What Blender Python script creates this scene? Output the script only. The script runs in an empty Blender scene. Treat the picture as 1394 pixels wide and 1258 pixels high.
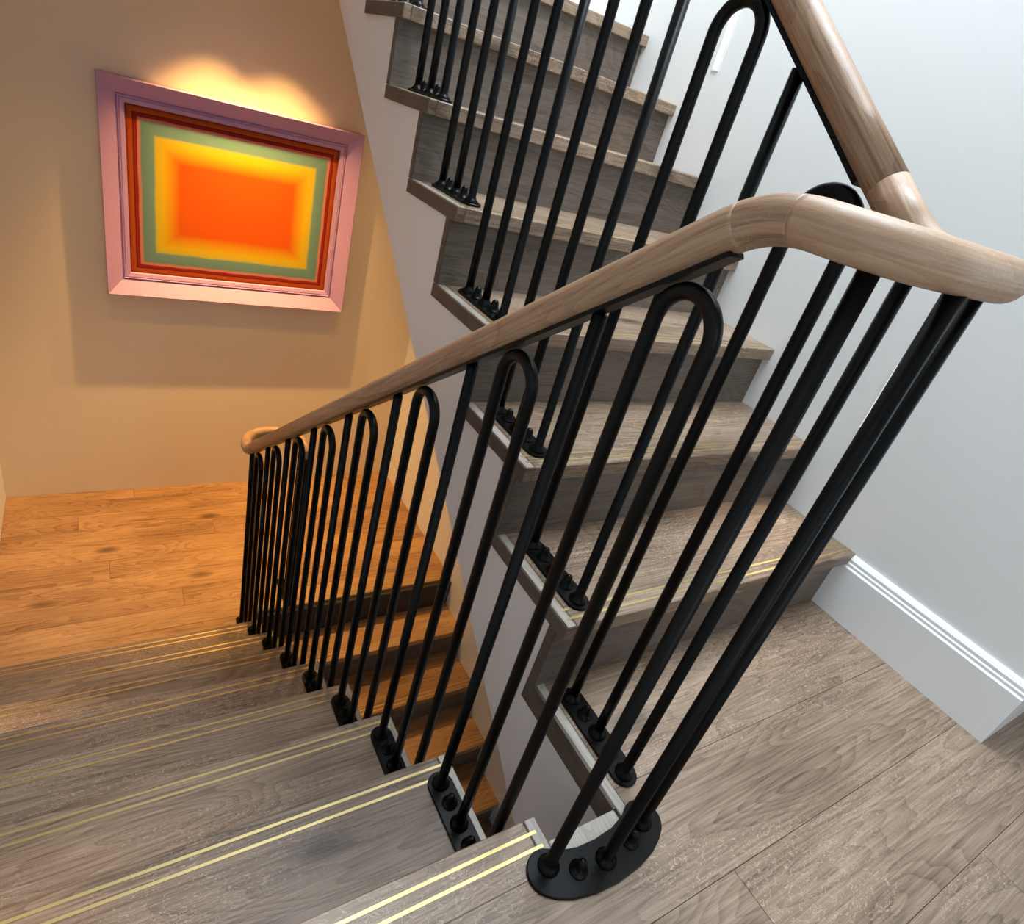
import bpy, bmesh, math, random
from mathutils import Matrix, Vector
random.seed(7)
S = bpy.context.scene
C = S.collection

# ------------------------------------------------------------------ camera
cam_d = bpy.data.cameras.new('camera'); cam = bpy.data.objects.new('camera', cam_d); C.objects.link(cam)
RW = [[0.8348737, -0.4866106, 0.2572858], [0.0550032, 0.5388288, 0.8406177], [-0.5476865, -0.6876581, 0.4766191]]
M = Matrix(RW).transposed().to_4x4(); M.translation = Vector((-0.6444, -0.5264, 0.8946))
cam.matrix_world = M
cam_d.sensor_fit = 'HORIZONTAL'; cam_d.sensor_width = 36.0
cam_d.lens = 838.85 / 1394.0 * 36.0
cam_d.clip_start = 0.02
S.camera = cam

# ------------------------------------------------------------------ daylight and exposure
wd = bpy.data.worlds.new('sky'); S.world = wd; wd.use_nodes = True
bgn = wd.node_tree.nodes['Background']
bgn.inputs[0].default_value = (0.70, 0.86, 1.0, 1); bgn.inputs[1].default_value = 1.0
vs = S.view_settings
vs.view_transform = 'Standard'; vs.look = 'None'; vs.gamma = 1.0; vs.use_curve_mapping = False
vs.exposure = 0.0

def area(name, loc, target, size, size_y, power, col):
    l = bpy.data.lights.new(name, 'AREA'); l.shape = 'RECTANGLE'; l.size = size; l.size_y = size_y
    l.energy = power; l.color = col
    o = bpy.data.objects.new(name, l); C.objects.link(o); o.location = loc
    o.rotation_euler = (Vector(target) - Vector(loc)).to_track_quat('-Z', 'Y').to_euler()
    return o
# the rooflight over the stairwell
area('rooflight', (0.54, 0.5, 3.18), (0.54, 0.5, 0), 0.68, 1.6, 110, (0.83, 0.925, 1.0))
# the window of the room off the landing
area('window_daylight', (2.26, -1.35, 1.35), (0.0, -1.0, 0.9), 1.2, 1.5, 5, (0.84, 0.93, 1.0))
# added fill light behind the landing, brightens the lower part of the white wall
area('landing_fill', (-0.35, -2.36, 1.45), (-0.1, 0.0, 0.7), 1.0, 1.4, 6, (0.86, 0.94, 1.0))

# ------------------------------------------------------------------ measures (metres)
G, R_ = 0.2363, 0.175          # going and rise
W = 0.935                      # white wall face
XL = -1.084                    # wall face on the far side of the down flight
GAP = -0.1306                  # open edge of the down flight
Y0 = -0.1868                   # nosing of the landing towards the down flight
YA = -0.227                    # landing edge in the well
YF = 2.7683                    # far wall face
YB = -0.41                     # end of the white wall
H = -8 * R_                    # lower landing level
YL = 1.68                      # nosing of the lower landing towards the lower flight
OV, TT, RT = 0.022, 0.032, 0.02   # nosing overhang, tread thickness, riser thickness
UX, DX = 0.055, -0.169         # baluster planes of the up and the down flight
PITCH = math.atan2(R_, G)
def zd(y): return 0.758 - R_ / G * y      # down handrail centre
def zu(y): return 1.018 + R_ / G * y      # up handrail centre
ZLEV, ZLOW = 0.882, -0.520

# ------------------------------------------------------------------ materials
def new_mat(name):
    m = bpy.data.materials.new(name); m.use_nodes = True
    nt = m.node_tree; b = nt.nodes['Principled BSDF']
    return m, nt, b
def nd(nt, t, **kw):
    n = nt.nodes.new(t)
    for k, v in kw.items():
        if k in n.inputs: n.inputs[k].default_value = v
        else: setattr(n, k, v)
    return n
def mth(nt, op, a, b=None, c=None):
    n = nt.nodes.new('ShaderNodeMath'); n.operation = op
    for i, v in enumerate((a, b, c)):
        if v is None: continue
        if isinstance(v, (int, float)): n.inputs[i].default_value = v
        else: nt.links.new(v, n.inputs[i])
    return n.outputs[0]
def ramp(nt, fac, stops):
    r = nt.nodes.new('ShaderNodeValToRGB'); e = r.color_ramp.elements
    while len(e) > 1: e.remove(e[-1])
    e[0].position = stops[0][0]; e[0].color = (*stops[0][1], 1)
    for p, c in stops[1:]:
        x = e.new(p); x.color = (*c, 1)
    nt.links.new(fac, r.inputs[0]); return r
def mixc(nt, fac, a, b, mode='MIX'):
    n = nt.nodes.new('ShaderNodeMix'); n.data_type = 'RGBA'; n.blend_type = mode
    if isinstance(fac, (int, float)): n.inputs[0].default_value = fac
    else: nt.links.new(fac, n.inputs[0])
    for i, v in ((6, a), (7, b)):
        if isinstance(v, tuple): n.inputs[i].default_value = (*v, 1)
        else: nt.links.new(v, n.inputs[i])
    return n.outputs[2]

def wood(name, dark, mid, light, axis='X', use_uv=False, rough=0.42, fleck=0.75, contrast=1.0, knots=True, spec=0.5):
    m, nt, b = new_mat(name); L = nt.links.new
    tc = nt.nodes.new('ShaderNodeTexCoord'); oi = nt.nodes.new('ShaderNodeObjectInfo')
    off = nt.nodes.new('ShaderNodeCombineXYZ')
    for i, k in enumerate((7.3, 3.1, 5.7)): L(mth(nt, 'MULTIPLY', oi.outputs['Random'], k), off.inputs[i])
    va = nt.nodes.new('ShaderNodeVectorMath'); va.operation = 'ADD'
    L(tc.outputs['UV' if use_uv else 'Object'], va.inputs[0]); L(off.outputs[0], va.inputs[1])
    def mapped(al, ac):
        mp = nt.nodes.new('ShaderNodeMapping')
        mp.inputs['Scale'].default_value = (al, ac, ac) if axis == 'X' else (ac, al, ac)
        L(va.outputs[0], mp.inputs[0]); return mp.outputs[0]
    # cathedral grain: contour lines of a stretched noise, drawn as narrow dark lines
    n1 = nd(nt, 'ShaderNodeTexNoise', Scale=1.0, Detail=2.0, Roughness=0.45, Distortion=0.5); L(mapped(1.1, 7.0), n1.inputs['Vector'])
    wob = nd(nt, 'ShaderNodeTexNoise', Scale=1.0, Detail=3.0); L(mapped(9.0, 60.0), wob.inputs['Vector'])
    ph = mth(nt, 'MULTIPLY_ADD', n1.outputs[0], 26.0, mth(nt, 'MULTIPLY', wob.outputs[0], 0.55))
    saw_ = mth(nt, 'FRACT', ph)
    rings = mth(nt, 'POWER', saw_, 2.2)                       # slow rise, sharp edge like late wood
    n2 = nd(nt, 'ShaderNodeTexNoise', Scale=1.0, Detail=4.0, Roughness=0.7); L(mapped(7.0, 260.0), n2.inputs['Vector'])
    n3 = nd(nt, 'ShaderNodeTexNoise', Scale=1.0, Detail=3.0); L(mapped(1.8, 6.0), n3.inputs['Vector'])
    t = mth(nt, 'MULTIPLY_ADD', rings, -0.19 * contrast, mth(nt, 'MULTIPLY_ADD', n2.outputs[0], 1.05, -0.11))
    t = mth(nt, 'ADD', t, mth(nt, 'MULTIPLY_ADD', n3.outputs[0], 0.70 * contrast, -0.28 * contrast))
    t = mth(nt, 'ADD', t, mth(nt, 'MULTIPLY_ADD', oi.outputs['Random'], 0.16, -0.03))
    col = ramp(nt, t, [(0.14, dark), (0.5, mid), (0.85, light)]).outputs[0]
    # medullary flecks
    f1 = nd(nt, 'ShaderNodeTexNoise', Scale=1.0, Detail=1.5, Distortion=2.2); L(mapped(38.0, 75.0), f1.inputs['Vector'])
    f2 = nd(nt, 'ShaderNodeTexNoise', Scale=1.0, Detail=1.0); L(mapped(2.0, 7.0), f2.inputs['Vector'])
    fl = mth(nt, 'MULTIPLY', ramp(nt, f1.outputs[0], [(0.50, (0, 0, 0)), (0.525, (1, 1, 1)), (0.55, (0, 0, 0))]).outputs[0],
             ramp(nt, f2.outputs[0], [(0.46, (0, 0, 0)), (0.58, (1, 1, 1))]).outputs[0])
    col = mixc(nt, mth(nt, 'MULTIPLY', fl, fleck), col, tuple(min(1, x * 1.35 + 0.03) for x in light))
    if knots:
        vo = nd(nt, 'ShaderNodeTexVoronoi', Scale=1.0); L(mapped(2.1, 5.0), vo.inputs['Vector'])
        kn = ramp(nt, vo.outputs['Distance'], [(0.05, (1, 1, 1)), (0.15, (0, 0, 0))]).outputs[0]
        col = mixc(nt, mth(nt, 'MULTIPLY', kn, 0.75), col, tuple(x * 0.3 for x in dark))
    L(col, b.inputs['Base Color'])
    rr = mth(nt, 'MULTIPLY_ADD', n2.outputs[0], 0.25, rough - 0.10); rr = mth(nt, 'SUBTRACT', rr, mth(nt, 'MULTIPLY', fl, 0.12)); L(rr, b.inputs['Roughness'])
    b.inputs['Specular IOR Level'].default_value = spec
    bp = nd(nt, 'ShaderNodeBump', Strength=0.16, Distance=0.002)
    L(mth(nt, 'ADD', n2.outputs[0], mth(nt, 'MULTIPLY', rings, 0.4)), bp.inputs['Height']); L(bp.outputs[0], b.inputs['Normal'])
    return m
def paint(name, col, rough=0.55, bump=0.05, scale=180.0):
    m, nt, b = new_mat(name)
    b.inputs['Base Color'].default_value = (*col, 1); b.inputs['Roughness'].default_value = rough
    tc = nt.nodes.new('ShaderNodeTexCoord'); n = nd(nt, 'ShaderNodeTexNoise', Scale=scale, Detail=3.0)
    nt.links.new(tc.outputs['Object'], n.inputs['Vector'])
    bp = nd(nt, 'ShaderNodeBump', Strength=bump, Distance=0.003); nt.links.new(n.outputs[0], bp.inputs['Height']); nt.links.new(bp.outputs[0], b.inputs['Normal'])
    return m
def emit(name, col, st):
    m, nt, b = new_mat(name); b.inputs['Base Color'].default_value = (*col, 1)
    b.inputs['Emission Color'].default_value = (*col, 1); b.inputs['Emission Strength'].default_value = st
    return m

OAK = wood('smoked_oak', (0.072, 0.044, 0.027), (0.225, 0.154, 0.104), (0.38, 0.283, 0.207), rough=0.36, spec=0.4)
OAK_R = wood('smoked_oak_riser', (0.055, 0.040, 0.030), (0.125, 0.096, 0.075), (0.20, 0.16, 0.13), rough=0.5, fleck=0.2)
OAK_EDGE = wood('smoked_oak_edge', (0.055, 0.038, 0.027), (0.105, 0.076, 0.056), (0.15, 0.115, 0.088), axis='Y', rough=0.55, fleck=0.0, knots=False)
OAK_PALE = wood('pale_oak_edge_highlight', (0.22, 0.19, 0.155), (0.37, 0.33, 0.28), (0.50, 0.455, 0.395), axis='Y', fleck=0.0, knots=False)  # pale return boards, with the bright edge reflection painted into the colour
OAK_HONEY = wood('honey_oak', (0.17, 0.085, 0.034), (0.37, 0.205, 0.090), (0.52, 0.315, 0.15), rough=0.36, fleck=0.35, contrast=1.5)
OAK_RAIL = wood('pale_oak_rail', (0.19, 0.100, 0.050), (0.38, 0.235, 0.142), (0.52, 0.36, 0.24), use_uv=True, rough=0.45, fleck=0.15, contrast=0.8, knots=False)
WHITE = paint('white_wall_paint', (0.80, 0.81, 0.81))
CREAM = paint('cream_wall_paint', (0.80, 0.71, 0.54))
TRIM = paint('white_gloss_trim', (0.84, 0.85, 0.86), rough=0.3, bump=0.01)
PANEL = paint('white_stringer_paint', (0.84, 0.775, 0.73), rough=0.5, bump=0.02)
IRON = paint('black_powder_coat', (0.002, 0.002, 0.002), rough=0.3, bump=0.03, scale=400.0)
m, nt, b = new_mat('brushed_brass'); BRASS = m
b.inputs['Base Color'].default_value = (0.50, 0.39, 0.18, 1); b.inputs['Metallic'].default_value = 1.0; b.inputs['Roughness'].default_value = 0.42
IRON.node_tree.nodes['Principled BSDF'].inputs['Specular IOR Level'].default_value = 0.14
PINK = paint('lilac_pink_frame', (0.47, 0.29, 0.53), rough=0.4, bump=0.02, scale=300.0)
PINK_D = paint('plum_groove', (0.09, 0.03, 0.05), rough=0.5, bump=0.0)
LED = emit('warm_led_lens', (1.0, 0.88, 0.70), 2.4)
BULB = emit('warm_bulb', (1.0, 0.72, 0.38), 20.0)
GROUT = paint('dark_subfloor', (0.035, 0.028, 0.022), rough=0.8, bump=0.0)

# ------------------------------------------------------------------ mesh helpers
def empty(name, loc, label=None, cat=None, group=None):
    o = bpy.data.objects.new(name, None); C.objects.link(o); o.location = loc; o.empty_display_size = 0.05
    if label: tag(o, label, cat, group)
    return o
def tag(o, label, cat, group=None):
    o['label'] = label; o['category'] = cat
    if group: o['group'] = group
    return o
def wloc(p):
    v = Vector((0, 0, 0))
    while p is not None: v = v + Vector(p.location); p = p.parent
    return v
def link(name, me, parent=None, loc=(0, 0, 0), kind=None):
    """loc is a world position; parents are never rotated"""
    o = bpy.data.objects.new(name, me); C.objects.link(o)
    if parent is not None: o.parent = parent
    o.location = Vector(loc) - wloc(parent)
    if kind: o['kind'] = kind
    return o
def to_mesh(name, bm, mat, smooth=False):
    me = bpy.data.meshes.new(name); bmesh.ops.recalc_face_normals(bm, faces=bm.faces[:]); bm.to_mesh(me); bm.free()
    me.materials.append(mat)
    if smooth:
        for p in me.polygons: p.use_smooth = True
    return me
def box_bm(bm, x0, x1, y0, y1, z0, z1, bev=0.0):
    vs_ = [bm.verts.new((x, y, z)) for x in (x0, x1) for y in (y0, y1) for z in (z0, z1)]
    fs = [bm.faces.new([vs_[i] for i in f]) for f in ((0, 1, 3, 2), (4, 6, 7, 5), (0, 4, 5, 1), (2, 3, 7, 6), (0, 2, 6, 4), (1, 5, 7, 3))]
    if bev:
        es = list({e for f in fs for e in f.edges})
        bmesh.ops.bevel(bm, geom=es, offset=bev, segments=1, affect='EDGES')
    return bm
def box_me(name, x0, x1, y0, y1, z0, z1, mat, bev=0.0):
    return to_mesh(name, box_bm(bmesh.new(), x0, x1, y0, y1, z0, z1, bev), mat)
def cap_me(name, x0, x1, y0, y1, z0, z1, mat, top_mat, bev):
    me = box_me(name, x0, x1, y0, y1, z0, z1, mat, bev); me.materials.append(top_mat)
    for p in me.polygons:
        if p.normal.z > 0.9: p.material_index = 1
    return me
def prism_me(name, poly, a0, a1, axis, mat, bev=0.0):
    """extrude a 2D polygon. axis 'x': poly is (y,z); 'y': (x,z); 'z': (x,y)"""
    bm = bmesh.new()
    def P(p, a): return (a, p[0], p[1]) if axis == 'x' else (p[0], a, p[1]) if axis == 'y' else (p[0], p[1], a)
    A = [bm.verts.new(P(p, a0)) for p in poly]; B = [bm.verts.new(P(p, a1)) for p in poly]
    bm.faces.new(A[::-1]); bm.faces.new(B)
    n = len(poly)
    for i in range(n): bm.faces.new((A[i], A[(i + 1) % n], B[(i + 1) % n], B[i]))
    if bev:
        top = [e for e in bm.edges if (e.verts[0] in B and e.verts[1] in B)]
        bmesh.ops.bevel(bm, geom=top, offset=bev, segments=1, affect='EDGES')
    return to_mesh(name, bm, mat)
def sweep_me(name, pts, rad, mat, n=16, up=Vector((1, 0, 0)), caps=True, prof=None, u0=0.0):
    """sweep a round (or given) profile along a polyline; UV = (length, girth) in metres"""
    pts = [Vector(p) for p in pts]; bm = bmesh.new(); uvl = bm.loops.layers.uv.new('UVMap')
    rads = rad if isinstance(rad, (list, tuple)) else [rad] * len(pts)
    side = None; rings = []; lens = [u0]
    for i, p in enumerate(pts):
        if i: lens.append(lens[-1] + (p - pts[i - 1]).length)
        t = ((pts[min(i + 1, len(pts) - 1)] - pts[max(i - 1, 0)])).normalized()
        if side is None: side = (up - t * up.dot(t)).normalized()
        else: side = (side - t * side.dot(t)).normalized()
        nn = t.cross(side)
        if prof: ring = [bm.verts.new(p + side * a + nn * b_) for a, b_ in prof]
        else: ring = [bm.verts.new(p + (side * math.cos(2 * math.pi * k / n) + nn * math.sin(2 * math.pi * k / n)) * rads[i]) for k in range(n)]
        rings.append(ring)
    m_ = len(rings[0]); per = 2 * math.pi * rads[0]
    for i in range(len(rings) - 1):
        for k in range(m_):
            k2 = (k + 1) % m_
            f = bm.faces.new((rings[i][k], rings[i][k2], rings[i + 1][k2], rings[i + 1][k]))
            f.smooth = prof is None
            for lp, (u, v) in zip(f.loops, ((lens[i], k / m_), (lens[i], (k + 1) / m_), (lens[i + 1], (k + 1) / m_), (lens[i + 1], k / m_))):
                lp[uvl].uv = (u, v * per)
    if caps: bm.faces.new(rings[0][::-1]); bm.faces.new(rings[-1])
    bmesh.ops.recalc_face_normals(bm, faces=bm.faces[:])
    me = bpy.data.meshes.new(name); bm.to_mesh(me); bm.free(); me.materials.append(mat); return me
def lathe_me(name, prof, mat, n=14):
    """prof: list of (r,z)"""
    bm = bmesh.new(); rings = []
    for r, z in prof:
        rings.append([bm.verts.new((0, 0, z))] if r < 1e-6 else [bm.verts.new((r * math.cos(2 * math.pi * k / n), r * math.sin(2 * math.pi * k / n), z)) for k in range(n)])
    for a, b_ in zip(rings, rings[1:]):
        for k in range(n):
            k2 = (k + 1) % n
            if len(a) == 1 and len(b_) == 1: continue
            if len(b_) == 1: bm.faces.new((a[k], a[k2], b_[0]))
            elif len(a) == 1: bm.faces.new((a[0], b_[k2], b_[k]))
            else: bm.faces.new((a[k], a[k2], b_[k2], b_[k]))
    if len(rings[0]) > 1: bm.faces.new(rings[0][::-1])
    if len(rings[-1]) > 1: bm.faces.new(rings[-1])
    return to_mesh(name, bm, mat, True)
def fillet(pts, rads, seg=8):
    """round the inner corners of a polyline"""
    pts = [Vector(p) for p in pts]; out = [pts[0]]
    for i in range(1, len(pts) - 1):
        a, b_, c = pts[i - 1], pts[i], pts[i + 1]
        d1 = (a - b_); d2 = (c - b_); r = min(rads[i - 1], d1.length * 0.66, d2.length * 0.66)
        p0 = b_ + d1.normalized() * r; p1 = b_ + d2.normalized() * r
        for k in range(seg + 1):
            t = k / seg; out.append(p0 * (1 - t) ** 2 + b_ * 2 * t * (1 - t) + p1 * t * t)
    out.append(pts[-1]); return out

# ------------------------------------------------------------------ the setting: walls
def struct(name, me): return link(name, me, None, (0, 0, 0), 'structure')
struct('wall_right', box_me('wall_right', W, W + 0.12, YB, YF, -2.9, 3.2, WHITE))
struct('wall_far', box_me('wall_far', XL - 0.12, W + 0.12, YF, YF + 0.12, -2.9, 3.2, CREAM))
struct('wall_left', box_me('wall_left', XL - 0.12, XL, -2.4, YF, -2.9, 3.2, WHITE))
struct('wall_return', box_me('wall_return', W + 0.12, 2.3, YB, YB + 0.12, -0.3, 3.2, WHITE))
bm = bmesh.new()
box_bm(bm, XL - 0.12, -0.9, -2.52, -2.4, -0.3, 3.2); box_bm(bm, 0.2, 2.42, -2.52, -2.4, -0.3, 3.2)
box_bm(bm, -0.9, 0.2, -2.52, -2.4, -0.3, 0.7); box_bm(bm, -0.9, 0.2, -2.52, -2.4, 2.2, 3.2)
struct('wall_back', to_mesh('wall_back', bm, WHITE))
bm = bmesh.new()      # wall with the window opening
box_bm(bm, 2.3, 2.42, -2.4, -2.0, -0.3, 3.2); box_bm(bm, 2.3, 2.42, -0.7, YB + 0.12, -0.3, 3.2)
box_bm(bm, 2.3, 2.42, -2.0, -0.7, -0.3, 0.6); box_bm(bm, 2.3, 2.42, -2.0, -0.7, 2.1, 3.2)
struct('wall_window', to_mesh('wall_window', bm, WHITE))
bm = bmesh.new()      # top ceiling with the rooflight opening
RX0, RX1, RY0, RY1 = 0.0, 0.9, -0.32, 1.32
box_bm(bm, XL - 0.12, 2.42, -2.52, RY0, 3.2, 3.3); box_bm(bm, XL - 0.12, 2.42, RY1, YF + 0.12, 3.2, 3.3)
box_bm(bm, XL - 0.12, RX0, RY0, RY1, 3.2, 3.3); box_bm(bm, RX1, 2.42, RY0, RY1, 3.2, 3.3)
struct('ceiling', to_mesh('ceiling_top', bm, WHITE))
struct('wall_near', box_me('wall_near', XL, GAP, Y0 - 0.20, Y0 - 0.10, -2.9, -0.32, WHITE))

# baseboard: tall board with a stepped cap, running along the white wall and round its end
bp = [(0, 0), (-0.020, 0), (-0.020, 0.138), (-0.016, 0.142), (-0.016, 0.149), (-0.013, 0.152), (-0.013, 0.160), (-0.008, 0.167), (-0.004, 0.170), (0, 0.170)]
bm = bmesh.new()
yj = OV + 0.002
A = [bm.verts.new((W + a, yj, z)) for a, z in bp]
B = [bm.verts.new((W + a, YB + a, z)) for a, z in bp]
D = [bm.verts.new((2.3, YB + a, z)) for a, z in bp]
n = len(bp)
for P, Q in ((A, B), (B, D)):
    for i in range(n): bm.faces.new((P[i], P[(i + 1) % n], Q[(i + 1) % n], Q[i]))
bm.faces.new(A); bm.faces.new(D[::-1])
struct('baseboard_right', to_mesh('baseboard_right', bm, TRIM))

# ------------------------------------------------------------------ the setting: upper landing floor
fl = struct('floor', box_me('floor', XL, 2.3, -2.4, Y0 - 0.10, -0.30, -0.0165, GROUT))
link('subfloor', box_me('subfloor', 0.006, W, Y0 - 0.10, 0.04, -0.20, -0.0165, GROUT), fl)
link('subfloor', box_me('subfloor', GAP, 0.006, YA - 0.075, YA - 0.006, -0.20, -0.0165, GROUT), fl)
link('subfloor', box_me('subfloor', XL, GAP, YA - 0.075, Y0 - OV, -0.20, -0.0165, GROUT), fl)
YN = -0.262
J = 0.00035
def plank(poly): link('plank', prism_me('plank', poly, -0.016, 0.0, 'z', OAK, bev=0.0006), fl)
def rect(x0, x1, y0, y1): return [(x0 + J, y0 + J), (x1 - J, y0 + J), (x1 - J, y1 - J), (x0 + J, y1 - J)]
plank(rect(0.024, W, -0.2, 0.044))
plank([(XL, -0.378 + J), (W, -0.378 + J), (W, -0.2 - J), (0.024 + J, -0.2 - J), (0.024 + J, YN - J), (XL, YN - J)])
plank(rect(XL, 0.128, -0.553, -0.378))
plank([(0.128 + J, -0.553 + J), (1.62, -0.553 + J), (1.62, YB), (W, YB), (W, -0.378 - J), (0.128 + J, -0.378 - J)])
plank(rect(1.62, 2.3, -0.553, YB))
yy = -0.553
k = 0
while yy > -2.3:
    y1, y0_ = yy, yy - 0.175
    xs = [XL, (-0.35, 0.72, -0.6, 0.4)[k % 4], (0.62, 1.6, 0.95, 1.5)[k % 4], 2.3]
    for a, b_ in zip(xs, xs[1:]): plank(rect(a, b_, y0_, y1))
    yy = y0_; k += 1
# dark nosing boards round the edge of the well
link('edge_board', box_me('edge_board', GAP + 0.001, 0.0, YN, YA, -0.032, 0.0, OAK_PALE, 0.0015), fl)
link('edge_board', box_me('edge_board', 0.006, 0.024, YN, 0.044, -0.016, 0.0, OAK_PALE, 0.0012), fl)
link('edge_fascia', box_me('edge_fascia', 0.0, 0.006, YA, 0.044, -0.050, -0.0005, OAK_EDGE), fl)
nb = link('nosing_board', box_me('nosing_board', XL, GAP - 0.021, YN, Y0, -0.032, 0.0, OAK, 0.002), fl)
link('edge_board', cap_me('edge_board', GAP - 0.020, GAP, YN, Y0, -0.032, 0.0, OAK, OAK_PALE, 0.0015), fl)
for o_ in (0.021, 0.042):
    link('brass_strip', box_me('brass_strip', XL, GAP - 0.010, Y0 - o_ - 0.0025, Y0 - o_ + 0.0025, -0.004, 0.0006, BRASS), nb)

# ------------------------------------------------------------------ the setting: lower landing floor
fl2 = struct('floor', box_me('floor_low', XL, W, YL - 0.02, YF, H - 0.25, H - 0.0165, GROUT))
ye = [YF, 2.684, 2.562, 2.437, 2.308, 2.180, 2.052, 1.924, 1.800, YL + 0.001]
for i in range(len(ye) - 1):
    if i < len(ye) - 2: xs = [XL, XL + (0.55, 1.25, 0.30, 0.9, 1.5, 0.42, 1.1, 0.7)[i], W]
    else: xs = [XL, W]
    for a, b_ in zip(xs, xs[1:]):
        link('plank', prism_me('plank', rect(a, b_, ye[i + 1], ye[i]), H - 0.016, H, 'z', OAK_HONEY, bev=0.0009), fl2)
link('subfloor', box_me('subfloor', XL, GAP + 0.02, Y0 + 7 * G - OV - RT - 0.01, YL - 0.02, H - 0.25, H - 0.0165, GROUT), fl2)
for ya_, yb_ in ((1.555, YL + 0.001), (Y0 + 7 * G - OV, 1.555)):
    link('plank', prism_me('plank', rect(XL, GAP + 0.02, ya_, yb_), H - 0.016, H, 'z', OAK_HONEY, bev=0.0009), fl2)
struct('floor', box_me('floor_bottom', XL, W, -1.0, YF, -2.95, -2.9, OAK_HONEY))
struct('wall_below', box_me('wall_below', GAP, W, -1.0, -0.9, -2.9, -0.3, WHITE))

# upper half landing: its underside is the ceiling of the lower landing
YU = 7 * G
struct('ceiling', box_me('ceiling', XL, W, YU - 0.02, YF, 1.16, 1.38, WHITE))

# added unseen slope over the down flight, keeps daylight off the lower landing
struct('ceiling', prism_me('daylight_blocker_slope', [(YU - 0.02, 1.16), (YU - 0.02, 1.36), (-0.20, 2.74), (-0.20, 2.42)], XL, GAP, 'x', WHITE))

# ------------------------------------------------------------------ stair flights
BR_A, BR_B = 0.019, 0.040
def flight(name, label, x0, x1, ynose, znose, sgn, n, open_x, mats, ret_side, panel=None, strips=True):
    """sgn=+1: the noses look to +Y and the flight goes down that way; sgn=-1: noses look to -Y.
    step i has its nosing at ynose(i), znose(i)."""
    root = empty(name, (open_x, ynose(0), znose(0)), label, 'staircase')
    tm, rm, em, pm = mats
    depth = G + OV + RT
    rw = 0.020
    xr = (x0, x0 + rw) if ret_side < 0 else (x1 - rw, x1)
    xt = (x0 + rw + 0.001, x1) if ret_side < 0 else (x0, x1 - rw - 0.001)
    fy = (lambda d: -sgn * d)
    def yr(a, b_): a, b_ = fy(a), fy(b_); return (min(a, b_), max(a, b_))
    t_me = box_me('tread', xt[0], xt[1], *yr(0, depth), -TT, 0, tm, 0.002)
    e_me = cap_me('nosing_return', xr[0], xr[1], *yr(0, depth), -TT, 0, tm, em, 0.0015)  # paler top face carries the edge highlight
    tip_me = box_me('return_face', open_x - 0.0012, open_x + 0.0012, *yr(0.001, depth), -TT, -0.003, pm)
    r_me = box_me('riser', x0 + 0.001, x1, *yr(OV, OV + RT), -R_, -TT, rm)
    re_me = box_me('riser_end', open_x - 0.0012, open_x + 0.0012, *yr(OV + 0.001, OV + RT), -R_, -TT, pm)
    s_me = []
    if strips:
        for o_ in (BR_A, BR_B):
            a = (xt[0] - 0.010, xt[1]) if ret_side < 0 else (xt[0], xt[1] + 0.010)
            s_me.append(box_me('brass_strip', a[0], a[1], *yr(o_ - 0.0025, o_ + 0.0025), -0.004, 0.0006, BRASS))
    for i in range(n):
        L = (0, ynose(i), znose(i))
        t = link('tread', t_me, root, L)
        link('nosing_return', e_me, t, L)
        if pm: link('return_face', tip_me, t, L)
        for s in s_me: link('brass_strip', s, t, L)
        r = link('riser', r_me, root, L)
        if pm: link('riser_end', re_me, r, L)
    return root

# flight going up from the landing
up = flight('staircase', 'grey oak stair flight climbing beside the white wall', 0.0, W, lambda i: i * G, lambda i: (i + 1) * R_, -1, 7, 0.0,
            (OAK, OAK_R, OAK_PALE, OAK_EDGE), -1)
link('riser', box_me('riser', 0.001, W, 7 * G + OV, 7 * G + OV + RT, 7 * R_, 8 * R_ - TT, OAK_R), up)
link('tread', box_me('tread', 0, W, 7 * G, 7 * G + 0.35, 8 * R_ - TT, 8 * R_, OAK, 0.002), up)
# stringer panel: sawtooth top under the treads, straight lower edge
saw = [(YA - 0.10, -0.033)]
saw += [(OV + RT, -0.033)]
for i in range(7):
    z = (i + 1) * R_ - TT
    saw.append((i * G + OV + RT, z)); saw.append(((i + 1) * G + OV + RT, z))
saw += [(7 * G + OV + RT, 1.36), (YU + 0.35, 1.36)]
def zb(y): return -0.268 + 0.762 * y
saw += [(YU + 0.35, zb(YU + 0.35)), (YA - 0.10, zb(YA - 0.10))]
link('stringer_panel', prism_me('stringer_panel', saw, 0.004, 0.030, 'x', PANEL), up)
link('soffit', prism_me('soffit', [(YA - 0.10, zb(YA - 0.10) + 0.002), (YU, zb(YU) + 0.002), (YU, zb(YU) + 0.03), (YA - 0.10, zb(YA - 0.10) + 0.03)], 0.03, W, 'x', WHITE), up)

# flight going down from the landing to the lower landing
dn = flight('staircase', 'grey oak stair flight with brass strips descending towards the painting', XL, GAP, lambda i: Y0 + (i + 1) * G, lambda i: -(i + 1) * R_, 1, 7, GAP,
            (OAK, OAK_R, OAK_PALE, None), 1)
link('riser', box_me('riser', XL, GAP, Y0 - OV - RT, Y0 - OV, -R_, -TT, OAK_R), dn)
link('riser', box_me('riser', XL, GAP, Y0 + 7 * G - OV - RT, Y0 + 7 * G - OV, H, -7 * R_ - TT, OAK_R), dn)
sw = [(Y0 - OV - RT, -R_ - TT)]
for i in range(7):
    z = -(i + 1) * R_ - TT
    sw.append((Y0 + i * G - OV - RT if i else Y0 - 0.10, z)); sw.append((Y0 + (i + 1) * G - OV - RT, z))
sw = sw[1:] + [(Y0 + 7 * G - OV - RT, H), (Y0 + 7 * G - 0.30, H - 0.02), (Y0 - 0.10, -R_ - 0.36)]
link('stringer_panel', prism_me('stringer_panel', sw, GAP - 0.028, GAP - 0.003, 'x', PANEL), dn)
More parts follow.
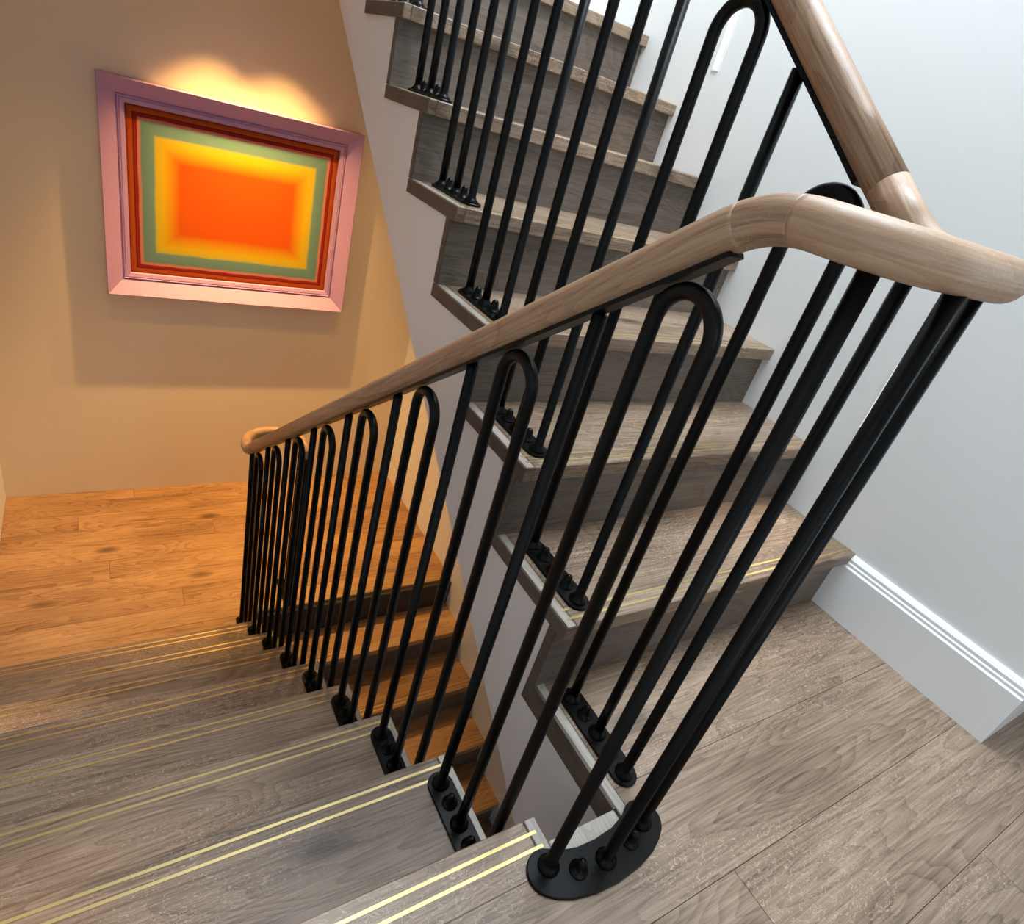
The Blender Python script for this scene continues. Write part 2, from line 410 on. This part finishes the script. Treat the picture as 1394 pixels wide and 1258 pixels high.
link('soffit', prism_me('soffit', [(Y0 - 0.10, -R_ - 0.36), (Y0 + 7 * G - 0.30, H - 0.02), (Y0 + 7 * G - 0.30, H + 0.01), (Y0 - 0.10, -R_ - 0.33)], XL, GAP - 0.028, 'x', WHITE), dn)

# flight carrying on down below the up flight
lo = flight('staircase', 'honey oak stair flight going down under the white stringer', -0.05, W, lambda i: YL - (i + 1) * G, lambda i: H - (i + 1) * R_, -1, 7, -0.05,
            (OAK_HONEY, OAK_R, OAK_HONEY, None), -1)
link('riser', box_me('riser', -0.05, W, YL + OV, YL + OV + RT, H - R_, H - TT, OAK_R), lo)
for i, o_ in enumerate((BR_A, BR_B)):
    link('brass_strip', box_me('brass_strip', -0.05, W, YL + o_ - 0.003, YL + o_ + 0.003, H - 0.004, H + 0.0006, BRASS), lo)

# ------------------------------------------------------------------ railings
RR, BT = 0.0215, 0.005          # handrail radius, flat bar thickness
RB = 0.009                      # baluster radius
SP = G / 3
cosp = math.cos(PITCH)
def rod_me(name, z0, z1):
    return lathe_me(name, [(0.0165, z0), (0.0165, z0 + 0.003), (0.0115, z0 + 0.007), (RB, z0 + 0.013), (RB, z1)], IRON, 14)
def hoop_me(name, ya, yb, z0, zc):
    """two legs at ya<yb on the same step, joined by a half circle springing at zc"""
    ym, r = (ya + yb) / 2, (yb - ya) / 2
    pts = [(0, ya, z0)]
    pts += [(0, ya, z0 + 0.1), (0, ya, zc - 0.02)]
    for k in range(0, 17):
        a = math.pi - math.pi * k / 16; pts.append((0, ym + r * math.cos(a), zc + r * math.sin(a)))
    pts += [(0, yb, zc - 0.02), (0, yb, z0 + 0.1), (0, yb, z0)]
    me = sweep_me(name, pts, RB, IRON, n=12)
    bm = bmesh.new(); bm.from_mesh(me)
    for y in (ya, yb):
        n = 14; rings = []
        for r_, z in ((0.0165, z0), (0.0165, z0 + 0.003), (0.0115, z0 + 0.007), (RB, z0 + 0.013)):
            rings.append([bm.verts.new((r_ * math.cos(2 * math.pi * k / n), y + r_ * math.sin(2 * math.pi * k / n), z)) for k in range(n)])
        for P, Q in zip(rings, rings[1:]):
            for k in range(n):
                f = bm.faces.new((P[k], P[(k + 1) % n], Q[(k + 1) % n], Q[k])); f.smooth = True
    bm.to_mesh(me); bm.free(); return me
def slot_me(name, path, w, t, mat):
    """flat plate with round ends following a path in plan"""
    path = [Vector((p[0], p[1])) for p in path]; left, right = [], []
    for i, p in enumerate(path):
        d = (path[min(i + 1, len(path) - 1)] - path[max(i - 1, 0)]).normalized(); nn = Vector((-d.y, d.x))
        left.append(p + nn * w); right.append(p - nn * w)
    d1 = (path[-1] - path[-2]).normalized(); d0 = (path[0] - path[1]).normalized()
    def cap(p, d):
        n_ = Vector((-d.y, d.x)); return [p + n_ * w * math.cos(a) + d * w * math.sin(a) for a in [math.pi * k / 12 for k in range(1, 12)]]
    poly = left + cap(path[-1], d1) + right[::-1] + cap(path[0], d0)
    return prism_me(name, [(p.x, p.y) for p in poly], 0.0, t, 'z', mat, bev=0.0012)
NUT = lathe_me('dome_nut', [(0.0145, 0), (0.0145, 0.002), (0.0095, 0.0022), (0.0095, 0.011), (0.0082, 0.0125), (0.0080, 0.017), (0.0066, 0.0215), (0.0036, 0.0245), (0, 0.0255)], IRON, 14)
PT = 0.006
PLATE = slot_me('base_plate', [(0, SP + 0.0), (0, -SP)], 0.0235, PT, IRON)
def rail_set(root, X, yc, z, rodm, hoopm, front):
    """one step's balusters: plate, two dome nuts, a straight rod at the nosing and a hoop behind it"""
    p = link('base_plate', PLATE, root, (X, yc, z))
    for s in (-0.5, 0.5): link('dome_nut', NUT, p, (X, yc + s * SP, z + PT))
    link('baluster_rod', rodm, root, (X, yc + front * SP, z + PT))
    link('baluster_hoop', hoopm, root, (X, yc - front * SP * 0.5, z + PT))
OFF = (RR + BT) / cosp            # rail centre to underside of the bar, straight down
OFFC = (RR + BT + RB + SP / 2) / cosp   # rail centre to hoop spring centre

# --- railing of the down flight with the wreathed turn on the landing
dr = empty('stair_railing', (DX, Y0, 0), 'black hooped iron railing with oak handrail along the descending stairs, curving round on the landing', 'railing', 'stair railings')
yfr = lambda k: Y0 + k * G - 0.0545      # front rod of step k
k = 1
zt = -k * R_ + PT
yc1 = yfr(1) - SP
d_rod = rod_me('baluster_rod', 0, zd(yfr(1)) - OFF - zt)
d_hoop = hoop_me('baluster_hoop', -SP / 2, SP / 2, 0, zd(yc1 - SP / 2) - OFFC - zt)
for k in range(1, 9): rail_set(dr, DX, yfr(k) - SP, -k * R_, d_rod, d_hoop, 1)
# landing plate: three straight rods on a kidney shaped plate
XM = (DX + UX) / 2
arc = [(-0.156, -0.264), (-0.147, -0.271), (-0.132, -0.278), (-0.10, -0.2845), (-0.062, -0.286), (-0.02, -0.282), (0.006, -0.2755), (0.022, -0.268), (0.034, -0.260)]
LP = slot_me('base_plate', arc, 0.0315, 0.006, IRON)
lp = link('base_plate', LP, dr, (0, 0, 0.0))
for x, y in ((-0.113, -0.280), (-0.010, -0.278)): link('dome_nut', NUT, lp, (x, y, 0.006))
l_rod = rod_me('baluster_rod', 0, ZLEV - RR - 0.006 + 0.006)
for x, y in ((-0.152, -0.258), (-0.064, -0.2845), (0.028, -0.262)): link('baluster_rod', l_rod, dr, (x, y, 0.006))
# lower landing turn
l_rod2 = rod_me('baluster_rod', 0, ZLOW - RR + 0.004 - H - PT)
lp2 = link('base_plate', PLATE, dr, (UX, 1.78, H))
for q in (-0.5, 0.5): link('dome_nut', NUT, lp2, (UX, 1.78 + q * SP, H + PT))
for q in (-1, 0, 1): link('baluster_rod', l_rod2, dr, (UX, 1.78 + q * SP, H + PT))

# handrail path
ybend = (0.758 - ZLEV) * G / R_          # where the pitch meets the level
ylow = (0.758 - ZLOW) * G / R_
yup = (ZLEV - 1.018) * G / R_
AP = -0.284
def turn(x0, x1, y, ap, z, n=14):
    xm, r = (x0 + x1) / 2, (x1 - x0) / 2
    return [(xm - r * math.cos(math.pi * k / n), y + (ap - y) * math.sin(math.pi * k / n) ** 0.9, z) for k in range(0, n + 1)]
low = [(UX, 1.66, ZLOW)] + turn(UX, DX, 1.76, 1.862, ZLOW) + [(DX, ylow + 0.03, ZLOW)]
low = low[:-1] + fillet([low[-2], (DX, ylow, ZLOW), (DX, 1.60, zd(1.60))], [0.05])[1:]
whole = fillet([(DX, 0.02, zd(0.02)), (DX, ybend, ZLEV), (DX, AP, ZLEV), (UX, AP, ZLEV), (UX, yup, ZLEV), (UX, -0.05, zu(-0.05))], [0.046, 0.072, 0.072, 0.036], 14)
def dens(p):
    o = [Vector(p[0])]
    for q in p[1:]:
        q = Vector(q)
        if (q - o[-1]).length > 0.002: o.append(q)
    return o
low, whole = dens(low), dens(whole)
YJ1, YJ2, YJ3 = -0.146, -0.196, -0.118      # joints of the handrail
def split(path, fn):
    for i in range(len(path) - 1):
        a, b_ = fn(path[i]), fn(path[i + 1])
        if a <= 0 < b_:
            p = path[i].lerp(path[i + 1], -a / (b_ - a)); return path[:i + 1] + [p], [p] + path[i + 1:]
st, rest = split(whole, lambda p: YJ1 - p.y)
bend, rest = split(rest, lambda p: YJ2 - p.y)
top, last = split(rest, lambda p: p.y - YJ3 if p.x > 0 else -1)
JG = 0.0004
hr = link('handrail', sweep_me('handrail', [(DX, 1.60 - JG, zd(1.60 - JG)), (DX, 0.7, zd(0.7))] + st, RR, OAK_RAIL, 28), dr)
link('handrail_turn', sweep_me('handrail_turn', low, RR, OAK_RAIL, 24, u0=3.0), hr)
nb_ = len(bend)
link('handrail_bend', sweep_me('handrail_bend', bend, [RR - 0.0010 * i / (nb_ - 1) for i in range(nb_)], OAK_RAIL, 28, u0=5.0), hr)
nt_ = len(top)
def bulge(i):
    t = i / (nt_ - 1); return RR - 0.0010 - 0.0010 * math.sin(math.pi * t) + 0.0010 * t
link('handrail_turn', sweep_me('handrail_turn', top, [bulge(i) for i in range(nt_)], OAK_RAIL, 28, u0=7.0), hr)
# flat bar under the pitched rail
barp = [(-0.010, -BT / 2), (0.010, -BT / 2), (0.010, BT / 2), (-0.010, BT / 2)]
def bar(name, root, X, ya, yb, fz):
    o_ = (RR + BT / 2 - 0.0012)
    sl = (fz(1) - fz(0)); nrm = Vector((0, -sl, 1)).normalized()
    pts = [Vector((X, y, fz(y))) - nrm * o_ for y in (ya, yb)]
    link(name, sweep_me(name, pts, RR, IRON, prof=barp), root)
bpts = []
for i, p in enumerate([Vector((DX, 1.68, zd(1.68)))] + [p for p in whole if p.x < DX + 1e-4 and p.y > -0.136]):
    bpts.append(p)
offs = []
for i, p in enumerate(bpts):
    t = (bpts[min(i + 1, len(bpts) - 1)] - bpts[max(i - 1, 0)]).normalized()
    offs.append(p - Vector((0, t.z, -t.y)) * (RR + BT / 2 - 0.0012) * (1 if -t.y > 0 else -1))
link('rail_bar', sweep_me('rail_bar', offs, RR, IRON, prof=barp), dr)

# --- railing of the up flight
ur = empty('stair_railing', (UX, 0, 0), 'black hooped iron railing with straight oak handrail along the climbing stairs', 'railing', 'stair railings')
yur = lambda k: -0.185 + k * G
zt = PT
u_hoop = hoop_me('baluster_hoop', -SP / 2, SP / 2, 0, zu(yur(0) + 1.5 * SP) - OFFC - zt)
u_rod = rod_me('baluster_rod', 0, zu(yur(1)) - OFF - R_ - PT)
u_rod0 = rod_me('baluster_rod', 0, ZLEV - RR + 0.004 - PT)
for k in range(0, 8):
    rail_set(ur, UX, yur(k) + SP, k * R_, u_rod0 if k == 0 else u_rod, u_hoop, -1)
hu = link('handrail', sweep_me('handrail', last + [(UX, 0.8, zu(0.8)), (UX, 1.85, zu(1.85))], RR, OAK_RAIL, 28, u0=11.0), ur)
bar('rail_bar', ur, UX, -0.100, 1.83, zu)

# ------------------------------------------------------------------ framed painting on the far wall
PX0, PX1, PZ0, PZ1, PD = -0.602, 0.4735, -0.268, 0.619, 0.072
YP = YF - PD
fp = empty('framed_painting', ((PX0 + PX1) / 2, YF - 0.01, PZ0), 'abstract painting of glowing orange rectangle ringed by yellow and teal in a pink frame', 'painting')
# profile from outer back edge inwards: (inset, depth from wall)
prof = [(0.0, 0.004), (0.0, PD), (0.003, PD + 0.001), (0.062, 0.030), (0.064, 0.025), (0.067, 0.030), (0.071, 0.033), (0.0735, 0.027), (0.077, 0.030), (0.092, 0.026), (0.097, 0.010), (0.097, 0.004)]
cx, cz = (PX0 + PX1) / 2, (PZ0 + PZ1) / 2
hw, hh = (PX1 - PX0) / 2, (PZ1 - PZ0) / 2
corners = [(-1, -1), (1, -1), (1, 1), (-1, 1)]
for i in range(4):
    a, b_ = corners[i], corners[(i + 1) % 4]
    bm = bmesh.new()
    P = [bm.verts.new((cx + a[0] * (hw - q), YF - d, cz + a[1] * (hh - q))) for q, d in prof]
    Q = [bm.verts.new((cx + b_[0] * (hw - q), YF - d, cz + b_[1] * (hh - q))) for q, d in prof]
    n = len(prof)
    for j in range(n): bm.faces.new((P[j], P[(j + 1) % n], Q[(j + 1) % n], Q[j]))
    bm.faces.new(P[::-1]); bm.faces.new(Q)
    me = to_mesh('frame_rail', bm, PINK)
    me.materials.append(PINK_D)
    link('frame_rail', me, fp)
m, nt, b = new_mat('orange_teal_canvas'); CANV = m
tc = nt.nodes.new('ShaderNodeTexCoord'); sp = nt.nodes.new('ShaderNodeSeparateXYZ'); nt.links.new(tc.outputs['Object'], sp.inputs[0])
nz = nd(nt, 'ShaderNodeTexNoise', Scale=14.0, Detail=3.0); nt.links.new(tc.outputs['Object'], nz.inputs['Vector'])
cw, ch = hw - 0.095, hh - 0.095
ax = mth(nt, 'SUBTRACT', cw, mth(nt, 'ABSOLUTE', sp.outputs[0])); az = mth(nt, 'SUBTRACT', ch, mth(nt, 'ABSOLUTE', sp.outputs[2]))
dd = mth(nt, 'SMOOTH_MIN', ax, az, 0.006); dd = mth(nt, 'ADD', dd, mth(nt, 'MULTIPLY_ADD', nz.outputs[0], 0.008, -0.004))
dd = mth(nt, 'DIVIDE', dd, 0.25)
cr = ramp(nt, dd, [(0.0, (0.10, 0.012, 0.006)), (0.03, (0.34, 0.055, 0.010)), (0.085, (0.40, 0.075, 0.010)), (0.10, (0.08, 0.008, 0.006)), (0.125, (0.32, 0.016, 0.010)), (0.15, (0.16, 0.008, 0.010)),
                   (0.168, (0.52, 0.17, 0.12)), (0.195, (0.50, 0.19, 0.13)), (0.22, (0.12, 0.22, 0.20)), (0.39, (0.14, 0.26, 0.22)), (0.43, (0.50, 0.40, 0.03)), (0.54, (0.58, 0.38, 0.008)), (0.64, (0.58, 0.27, 0.006)), (0.80, (0.56, 0.085, 0.003))])
nt.links.new(cr.outputs[0], b.inputs['Base Color']); b.inputs['Roughness'].default_value = 0.8; b.inputs['Specular IOR Level'].default_value = 0.15
cv = link('canvas', box_me('canvas', -cw, cw, -0.004, 0.004, -ch, ch, CANV), fp, (cx, YF - 0.013, cz))

# ------------------------------------------------------------------ recessed step lights in the white wall
def step_light(y, z0, z1, label, xw=W, d=1, energy=5.0, col=(1.0, 0.80, 0.58)):
    r = empty('step_light', (xw, y, z0), label, 'wall light', 'slim step lights in the stair walls')
    w = 0.0135
    def bx(bm_, t, a, b_, c, e): return box_bm(bm_, min(xw, xw - d * t), max(xw, xw - d * t), a, b_, c, e)
    tr = bmesh.new()
    bx(tr, 0.003, y - w, y - w + 0.004, z0, z1); bx(tr, 0.003, y + w - 0.004, y + w, z0, z1)
    bx(tr, 0.003, y - w + 0.004, y + w - 0.004, z0, z0 + 0.004); bx(tr, 0.003, y - w + 0.004, y + w - 0.004, z1 - 0.004, z1)
    link('trim_frame', to_mesh('trim_frame', tr, TRIM), r)
    link('lens', to_mesh('lens', bx(bmesh.new(), 0.0015, y - w + 0.004, y + w - 0.004, z0 + 0.004, z1 - 0.004), LED), r)
    l = bpy.data.lights.new('step_lamp', 'SPOT'); l.energy = energy; l.color = col; l.spot_size = math.radians(64); l.spot_blend = 0.9; l.shadow_soft_size = 0.02
    o = bpy.data.objects.new('step_lamp', l); C.objects.link(o); o.parent = r
    o.location = Vector((xw - d * 0.02, y, (z0 + z1) / 2)) - wloc(r)
    o.rotation_euler = Vector((-0.5 * d, -0.05, -1.0)).to_track_quat('-Z', 'Y').to_euler()
step_light(0.148, 0.452, 0.6235, 'slim white step light in the wall above the lowest climbing tread')
step_light(1.075, 1.155, 1.310, 'slim glowing step light in the wall, higher up the climbing flight')
step_light(0.02, 0.105, 0.265, 'slim step light in the left wall by the first descending treads', XL, -1, 7.0, (1.0, 0.66, 0.36))
step_light(0.965, -0.595, -0.435, 'slim step light in the left wall further down the descending flight', XL, -1, 7.0, (1.0, 0.66, 0.36))

# ------------------------------------------------------------------ warm downlights in the ceiling over the lower landing
WARM = (1.0, 0.555, 0.17)
def downlight(x, y, z, power, size, label, blend=0.5, tilt=(0, 0, -1), col=WARM, soft=0.012):
    r = empty('downlight', (x, y, z), label, 'ceiling light', 'warm recessed downlights over the lower landing')
    link('trim_ring', lathe_me('trim_ring', [(0.030, -0.002), (0.042, -0.004), (0.044, 0.0), (0.030, 0.0)], TRIM, 20), r, (x, y, z - 0.001))
    link('lamp_face', lathe_me('lamp_face', [(0.028, -0.001), (0.0, -0.001)], BULB, 16), r, (x, y, z - 0.0005))
    l = bpy.data.lights.new('downlight_lamp', 'SPOT'); l.energy = power; l.color = col; l.spot_size = math.radians(size); l.spot_blend = blend; l.shadow_soft_size = soft
    o = bpy.data.objects.new('downlight_lamp', l); C.objects.link(o); o.parent = r; o.location = (0, 0, -0.012)
    o.rotation_euler = Vector(tilt).to_track_quat('-Z', 'Y').to_euler()
ZC = 1.16
downlight(-0.180, YF - 0.275, ZC, 165, 75, 'warm downlight close above the painting, towards the left wall', 1.0)
downlight(0.087, YF - 0.275, ZC, 165, 75, 'warm downlight close above the painting, towards the white wall', 1.0)
downlight(-0.60, 2.05, ZC, 13, 110, 'warm downlight over the foot of the descending stairs', 0.8, soft=0.04)
downlight(0.50, 2.05, ZC, 25, 120, 'warm downlight over the head of the lowest stairs', 0.8, soft=0.04)
